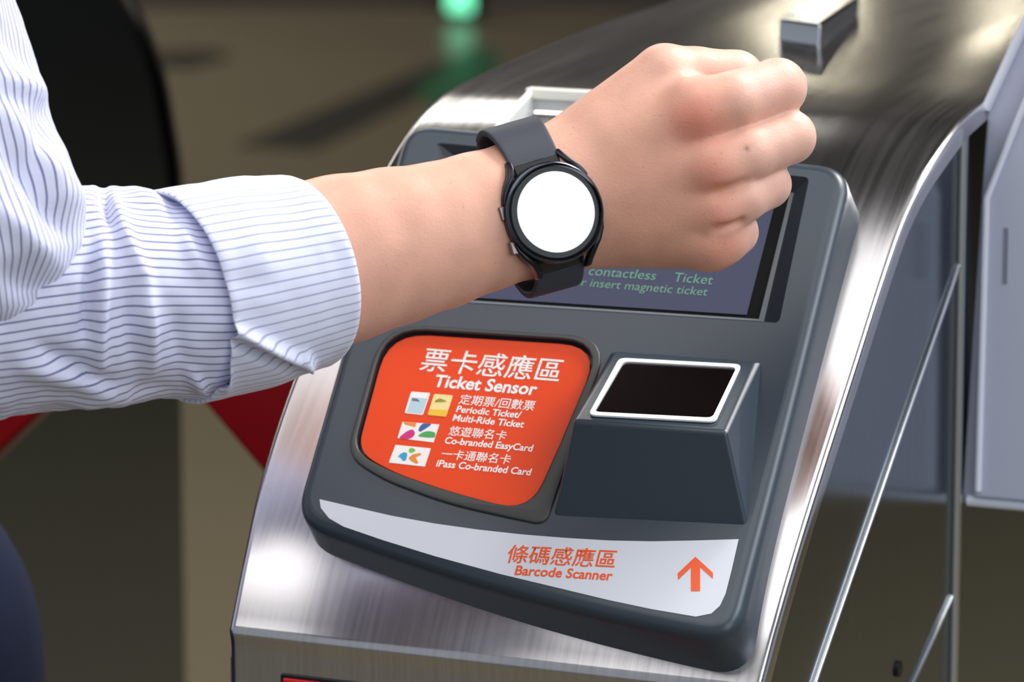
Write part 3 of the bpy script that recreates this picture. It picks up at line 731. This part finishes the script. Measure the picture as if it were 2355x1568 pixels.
# upper sleeve, shoulder to elbow, hanging in front of the bend
def w2p(P):
    d = np.array(P)-CAM; z = d @ fw
    return np.array([IW/2+FPX*(d @ rt)/z, IH/2-FPX*(d @ up)/z, (D0-z)/PXM])
ringsU = []
E0 = np.array([-48, 720, 480.0]); S0 = np.array([-430, -560, 330.0])
ua = (E0-S0)/np.linalg.norm(E0-S0); up_ = np.array([ua[1], -ua[0], 0]); up_ /= np.linalg.norm(up_); un = np.cross(up_, ua); un = un if un[2] > 0 else -un
SHP = w2p((-0.235, -0.07, 1.385))
for t in np.linspace(0, 0.98, 16):
    c = SHP+(S0-SHP)*t; ringsU.append((c, 300+30*t, 300, ua, up_, un, 0))
for t in np.linspace(0, 1.0, 90):
    c = S0+(E0-S0)*t
    hh = np.interp(t, [0, 0.3, 0.55, 0.72, 0.86, 0.94, 1.0], [330, 300, 282, 292, 306, 285, 215])
    ringsU.append((c, hh, hh*0.86, ua, up_, un, 0))
for k in range(1, 5):
    an = k/4*math.pi/2; c = E0+ua*(70*math.sin(an)); ringsU.append((c, max(4, 215*math.cos(an)), max(4, 185*math.cos(an)), ua, up_, un, 0))
foldsU = [((20, 260), (190, 480), 16, 26), ((0, 330), (170, 560), -16, 22), ((20, 180), (130, 230), 14, 24), ((0, 480), (150, 640), 12, 28), ((110, 230), (60, 420), -10, 24), ((0, 80), (90, 170), -10, 26), ((0, 620), (120, 690), -10, 30)]
upper = cloth_tube(ringsU, 220, foldsU, 84, 15, 1.3, 0.7)
sleeve = cloth_obj('shirt_sleeve', [lower, upper], shirt, person)

# ---------------------------------------------------------------- jeans
denim = mat('dark_denim', (14, 28, 62), 0.9, noise=0.2, nscale=(600, 600, 600), bump=0.3)
def leg(name, x0, y0, side):
    V = []; F = []; n = 24
    st = [(0.06, 0.085, 0.0, 0), (0.30, 0.088, 0.0, 0), (0.50, 0.095, 0.005, 0), (0.75, 0.112, 0.0, 0), (0.84, 0.118, 0.0, 0), (0.91, 0.119, 0.004, 0.06), (0.955, 0.112, 0.014, 0.22), (0.99, 0.085, 0.03, 0.45), (1.005, 0.02, 0.04, 0.6)]
    st = smooth_curve(st, 5)
    for z, r, d, b_ in st:
        for k in range(n):
            a = 2*math.pi*k/n; rr = r*(1+0.03*math.sin(3*a+z*22))
            V.append((x0+side*d+rr*math.cos(a)*0.92, y0+(-0.03-y0)*b_+rr*1.08*math.sin(a), z))
    for i in range(len(st)-1):
        for k in range(n): F.append((i*n+k, i*n+(k+1) % n, (i+1)*n+(k+1) % n, (i+1)*n+k))
    return under(mesh_obj(name, V, F, denim, None, smooth=True), person)
leg('trouser_leg', -0.318, 0.16, -1)
leg('trouser_leg', -0.475, -0.16, 1)
shoe_m = mat('shoe_leather', (30, 26, 24), 0.4)
for x0, y0 in ((-0.318, 0.16), (-0.475, -0.16)):
    V = []; F = []; n = 20
    for z, sx, sy, dy in ((0.0, 0.046, 0.135, 0.045), (0.02, 0.05, 0.14, 0.045), (0.05, 0.046, 0.125, 0.035), (0.08, 0.040, 0.08, 0.0), (0.11, 0.038, 0.055, -0.01)):
        for k in range(n):
            a = 2*math.pi*k/n; V.append((x0+sx*math.cos(a), y0+dy+sy*math.sin(a), z))
    for i in range(4):
        for k in range(n): F.append((i*n+k, i*n+(k+1) % n, (i+1)*n+(k+1) % n, (i+1)*n+k))
    F += [tuple(range(n))[::-1], tuple(range(4*n, 5*n))]
    under(mesh_obj('shoe', V, F, shoe_m, None, smooth=True), person)

# ---------------------------------------------------------------- watch
watch = thing('smart_watch', 'black round smartwatch with blank white screen worn on the wrist', 'watch', tuple(AP(1268, 490, 110)))
wc = np.array([1262, 492, 104.0])         # centre of the case back, photo-pixel space
def WL(a, p, n): return AP(*(wc+a3*a+p3*p+n3*n))
gun = mat('gunmetal', (38, 41, 48), 0.3, 0.7); strap_m = mat('silicone_strap', (46, 51, 62), 0.55, bump=0.05, nscale=(900, 900, 900))
bez = mat('watch_glass', (3, 6, 11), 0.1, spec=0.25); white_scr = mat('lit_screen', (240, 240, 240), 0.2, emit=(255, 255, 255), estr=0.12)
btn = mat('button_metal', (120, 108, 106), 0.3, 0.8)
def lathe(name, prof, m, root, n=96, cap=True):
    V = []; F = []
    for r, h in prof:
        for k in range(n):
            t = 2*math.pi*k/n; V.append(WL(r*math.cos(t), r*math.sin(t), h))
    for i in range(len(prof)-1):
        for k in range(n): F.append((i*n+k, i*n+(k+1) % n, (i+1)*n+(k+1) % n, (i+1)*n+k))
    if cap: F += [tuple(range(n))[::-1], tuple(range((len(prof)-1)*n, len(prof)*n))]
    o = mesh_obj(name, V, F, m, None, smooth=True); auto_smooth(o, 35)
    return under(o, root)
lathe('case', [(98, -6), (110, 0), (117, 8), (119, 20), (119, 36), (117, 44), (113, 49), (110, 50)], gun, watch)
lathe('bezel', [(113.5, 47), (113, 51.5), (110, 53.5), (104, 54.2), (90, 53.8)], bez, watch)
lathe('screen', [(94.0, 53.4), (93.8, 54.3), (91.5, 54.6)], white_scr, watch)
lathe('rim', [(117.5, 41), (118, 46), (115.5, 50), (113, 51.2), (112.5, 47)], mat('rim_metal', (78, 84, 94), 0.22, 0.9), watch, cap=False)
def small_box(name, a0, a1, p0_, p1_, n0, n1, m, root, bev=0.0006):
    v = [WL(a, p, n) for a in (a0, a1) for p in (p0_, p1_) for n in (n0, n1)]
    o = mesh_obj(name, v, [(0, 1, 3, 2), (4, 6, 7, 5), (0, 4, 5, 1), (2, 3, 7, 6), (0, 2, 6, 4), (1, 5, 7, 3)], m, None, bevel=bev); return under(o, root)
small_box('button', -124, -108, -46, -12, 16, 32, btn, watch)
small_box('button', -121, -95, 38, 70, 16, 32, btn, watch)
# lugs: curved horns hugging the case
def horn(sa, sp):
    V = []; F = []
    st = [(110, 44, 4, 34, 5), (103, 64, 2, 36, 6.5), (89, 87, 0, 36, 8), (74, 106, -4, 32, 8.5), (64, 124, -14, 20, 8), (60, 140, -28, 2, 7)]
    for a, p, n0, n1, hw in st:
        for da, nn in ((-hw, n0), (hw, n0), (hw, n1), (-hw, n1)): V.append(WL(sa*(a+da), sp*p, nn))
    for i in range(len(st)-1):
        for k in range(4): F.append((i*4+k, i*4+(k+1) % 4, (i+1)*4+(k+1) % 4, (i+1)*4+k))
    F += [(3, 2, 1, 0), (20, 21, 22, 23)]
    return under(mesh_obj('lug', V, F, gun, None, bevel=0.0008, segs=2), watch)
for sa in (-1, 1):
    for sp_ in (-1, 1): horn(sa, sp_)
# strap around the wrist: an ellipse in the plane across the arm
PC, NC, PA, NA = -26.0, -112.0, 186.0, 128.0
def strap(name, th0, th1, w0, w1, concave, n=40, thick=13):
    V = []; F = []; m_ = 12
    for i in range(n+1):
        t = th0+(th1-th0)*i/n
        hw = lerp(w0, w1, min(1, i/n*2.2))
        for k in range(m_):
            q = -1+2*k/(m_-1)
            bow = concave*(q*q)*max(0, 1-i/(n*0.22))          # end scooped around the case
            tt = t-(1 if th1 > th0 else -1)*bow
            for side in (0, 1):
                r = 1.0+(thick/150.0)*side
                V.append(WL(q*hw, PC+PA*r*math.cos(tt), NC+NA*r*math.sin(tt)))
    R2 = m_*2
    for i in range(n):
        for k in range(m_-1):
            a = i*R2+k*2
            F.append((a, a+2, a+R2+2, a+R2)); F.append((a+1, a+R2+1, a+R2+3, a+3))
        a = i*R2; F.append((a, a+R2, a+R2+1, a+1)); a = i*R2+(m_-1)*2; F.append((a, a+1, a+R2+1, a+R2))
    for i in (0, n):
        for k in range(m_-1): a = i*R2+k*2; F.append((a, a+1, a+3, a+2))
    return under(mesh_obj(name, V, F, strap_m, None, smooth=False, bevel=0.0007, segs=2, angle=40), watch)
rad = math.radians
strap('strap', rad(119.5), rad(205), 60, 66, rad(7))
strap('strap', rad(39), rad(-157), 60, 62, rad(7), n=60)
PA += 1; NA += 7; strap_m = black
strap('strap_adapter', rad(104), rad(121), 57, 57, 0, n=12, thick=9)
strap('strap_adapter', rad(54), rad(37), 57, 57, 0, n=12, thick=9)

# ---------------------------------------------------------------- rest of the person, left of the frame (hips, shirt, head)
def loft(name, st, n, m, root):
    V = []; F = []
    st = smooth_curve(st, 4)
    for x, y, z, rx, ry in st:
        for k in range(n):
            a = 2*math.pi*k/n; V.append((x+rx*math.cos(a), y+ry*math.sin(a), z))
    for i in range(len(st)-1):
        for k in range(n): F.append((i*n+k, i*n+(k+1) % n, (i+1)*n+(k+1) % n, (i+1)*n+k))
    F += [tuple(range(n))[::-1], tuple(range((len(st)-1)*n, len(st)*n))]
    return under(mesh_obj(name, V, F, m, None, smooth=True), root)
TX, TY = -0.395, -0.03
loft('trouser_hips', [(TX, TY, 0.78, 0.15, 0.11), (TX, TY, 0.86, 0.175, 0.135), (TX, TY, 0.94, 0.168, 0.128), (TX, TY, 1.0, 0.15, 0.105)], 48, denim, person)
torso = loft('shirt', [(TX, TY, 0.90, 0.165, 0.115), (TX, TY, 1.02, 0.16, 0.115), (TX, TY-0.01, 1.15, 0.168, 0.12), (TX, TY-0.02, 1.28, 0.185, 0.122), (TX, TY-0.03, 1.38, 0.190, 0.105), (TX, TY-0.035, 1.44, 0.150, 0.085), (TX, TY-0.03, 1.475, 0.075, 0.066)], 96, shirt, person)
me = torso.data; uvl = me.uv_layers.new(name='UVMap')
for lp in me.loops:
    v = me.vertices[lp.vertex_index].co; uvl.data[lp.index].uv = (math.atan2(v.y-TY, v.x-TX)/(2*math.pi)*200, v.z)
hf = Field((-150, -150, -60), (150, 170, 330), 7.0)
hD = hf.new()
hf.cone(hD, (0, -15, -60), (0, -8, 90), 60, 56, 20)
hf.cone(hD, (0, -6, 185), (0, 0, 200), 84, 86, 30)
hf.cone(hD, (0, 30, 105), (0, 45, 130), 48, 58, 40)
hf.cone(hD, (0, 92, 150), (0, 82, 182), 15, 9, 18)
for sx in (-1, 1): hf.cone(hD, (sx*82, -2, 140), (sx*88, -8, 172), 10, 15, 8); hf.cone(hD, (sx*30, 82, 168), (sx*34, 82, 168), 10, 10, 10, op='sub')
hf.cone(hD, (-22, 92, 112), (22, 92, 112), 5, 5, 8)
Ph, Qh = hf.mesh(hD)
hm = bpy.data.meshes.new('head'); hm.from_pydata((Ph/1000+np.array([TX, TY-0.02, 1.50])).tolist(), [], Qh.tolist()); hm.update()
hca = hm.color_attributes.new('skin_tone', 'FLOAT_COLOR', 'POINT'); hca.data.foreach_set('color', np.tile(np.append(base, 1.0), len(Ph)).astype(np.float32))
hm.polygons.foreach_set('use_smooth', [True]*len(hm.polygons))
under(link_mesh('head', hm, skin, None, fix=False), person)
hair_m = mat('dark_hair', (24, 20, 18), 0.6, bump=0.5, nscale=(300, 300, 60))
loft('hair', [(TX, TY-0.075, 1.60, 0.070, 0.030), (TX, TY-0.055, 1.66, 0.088, 0.052), (TX, TY-0.035, 1.72, 0.094, 0.080), (TX, TY-0.02, 1.765, 0.086, 0.088), (TX, TY-0.02, 1.795, 0.050, 0.055), (TX, TY-0.02, 1.803, 0.004, 0.004)], 40, hair_m, person)
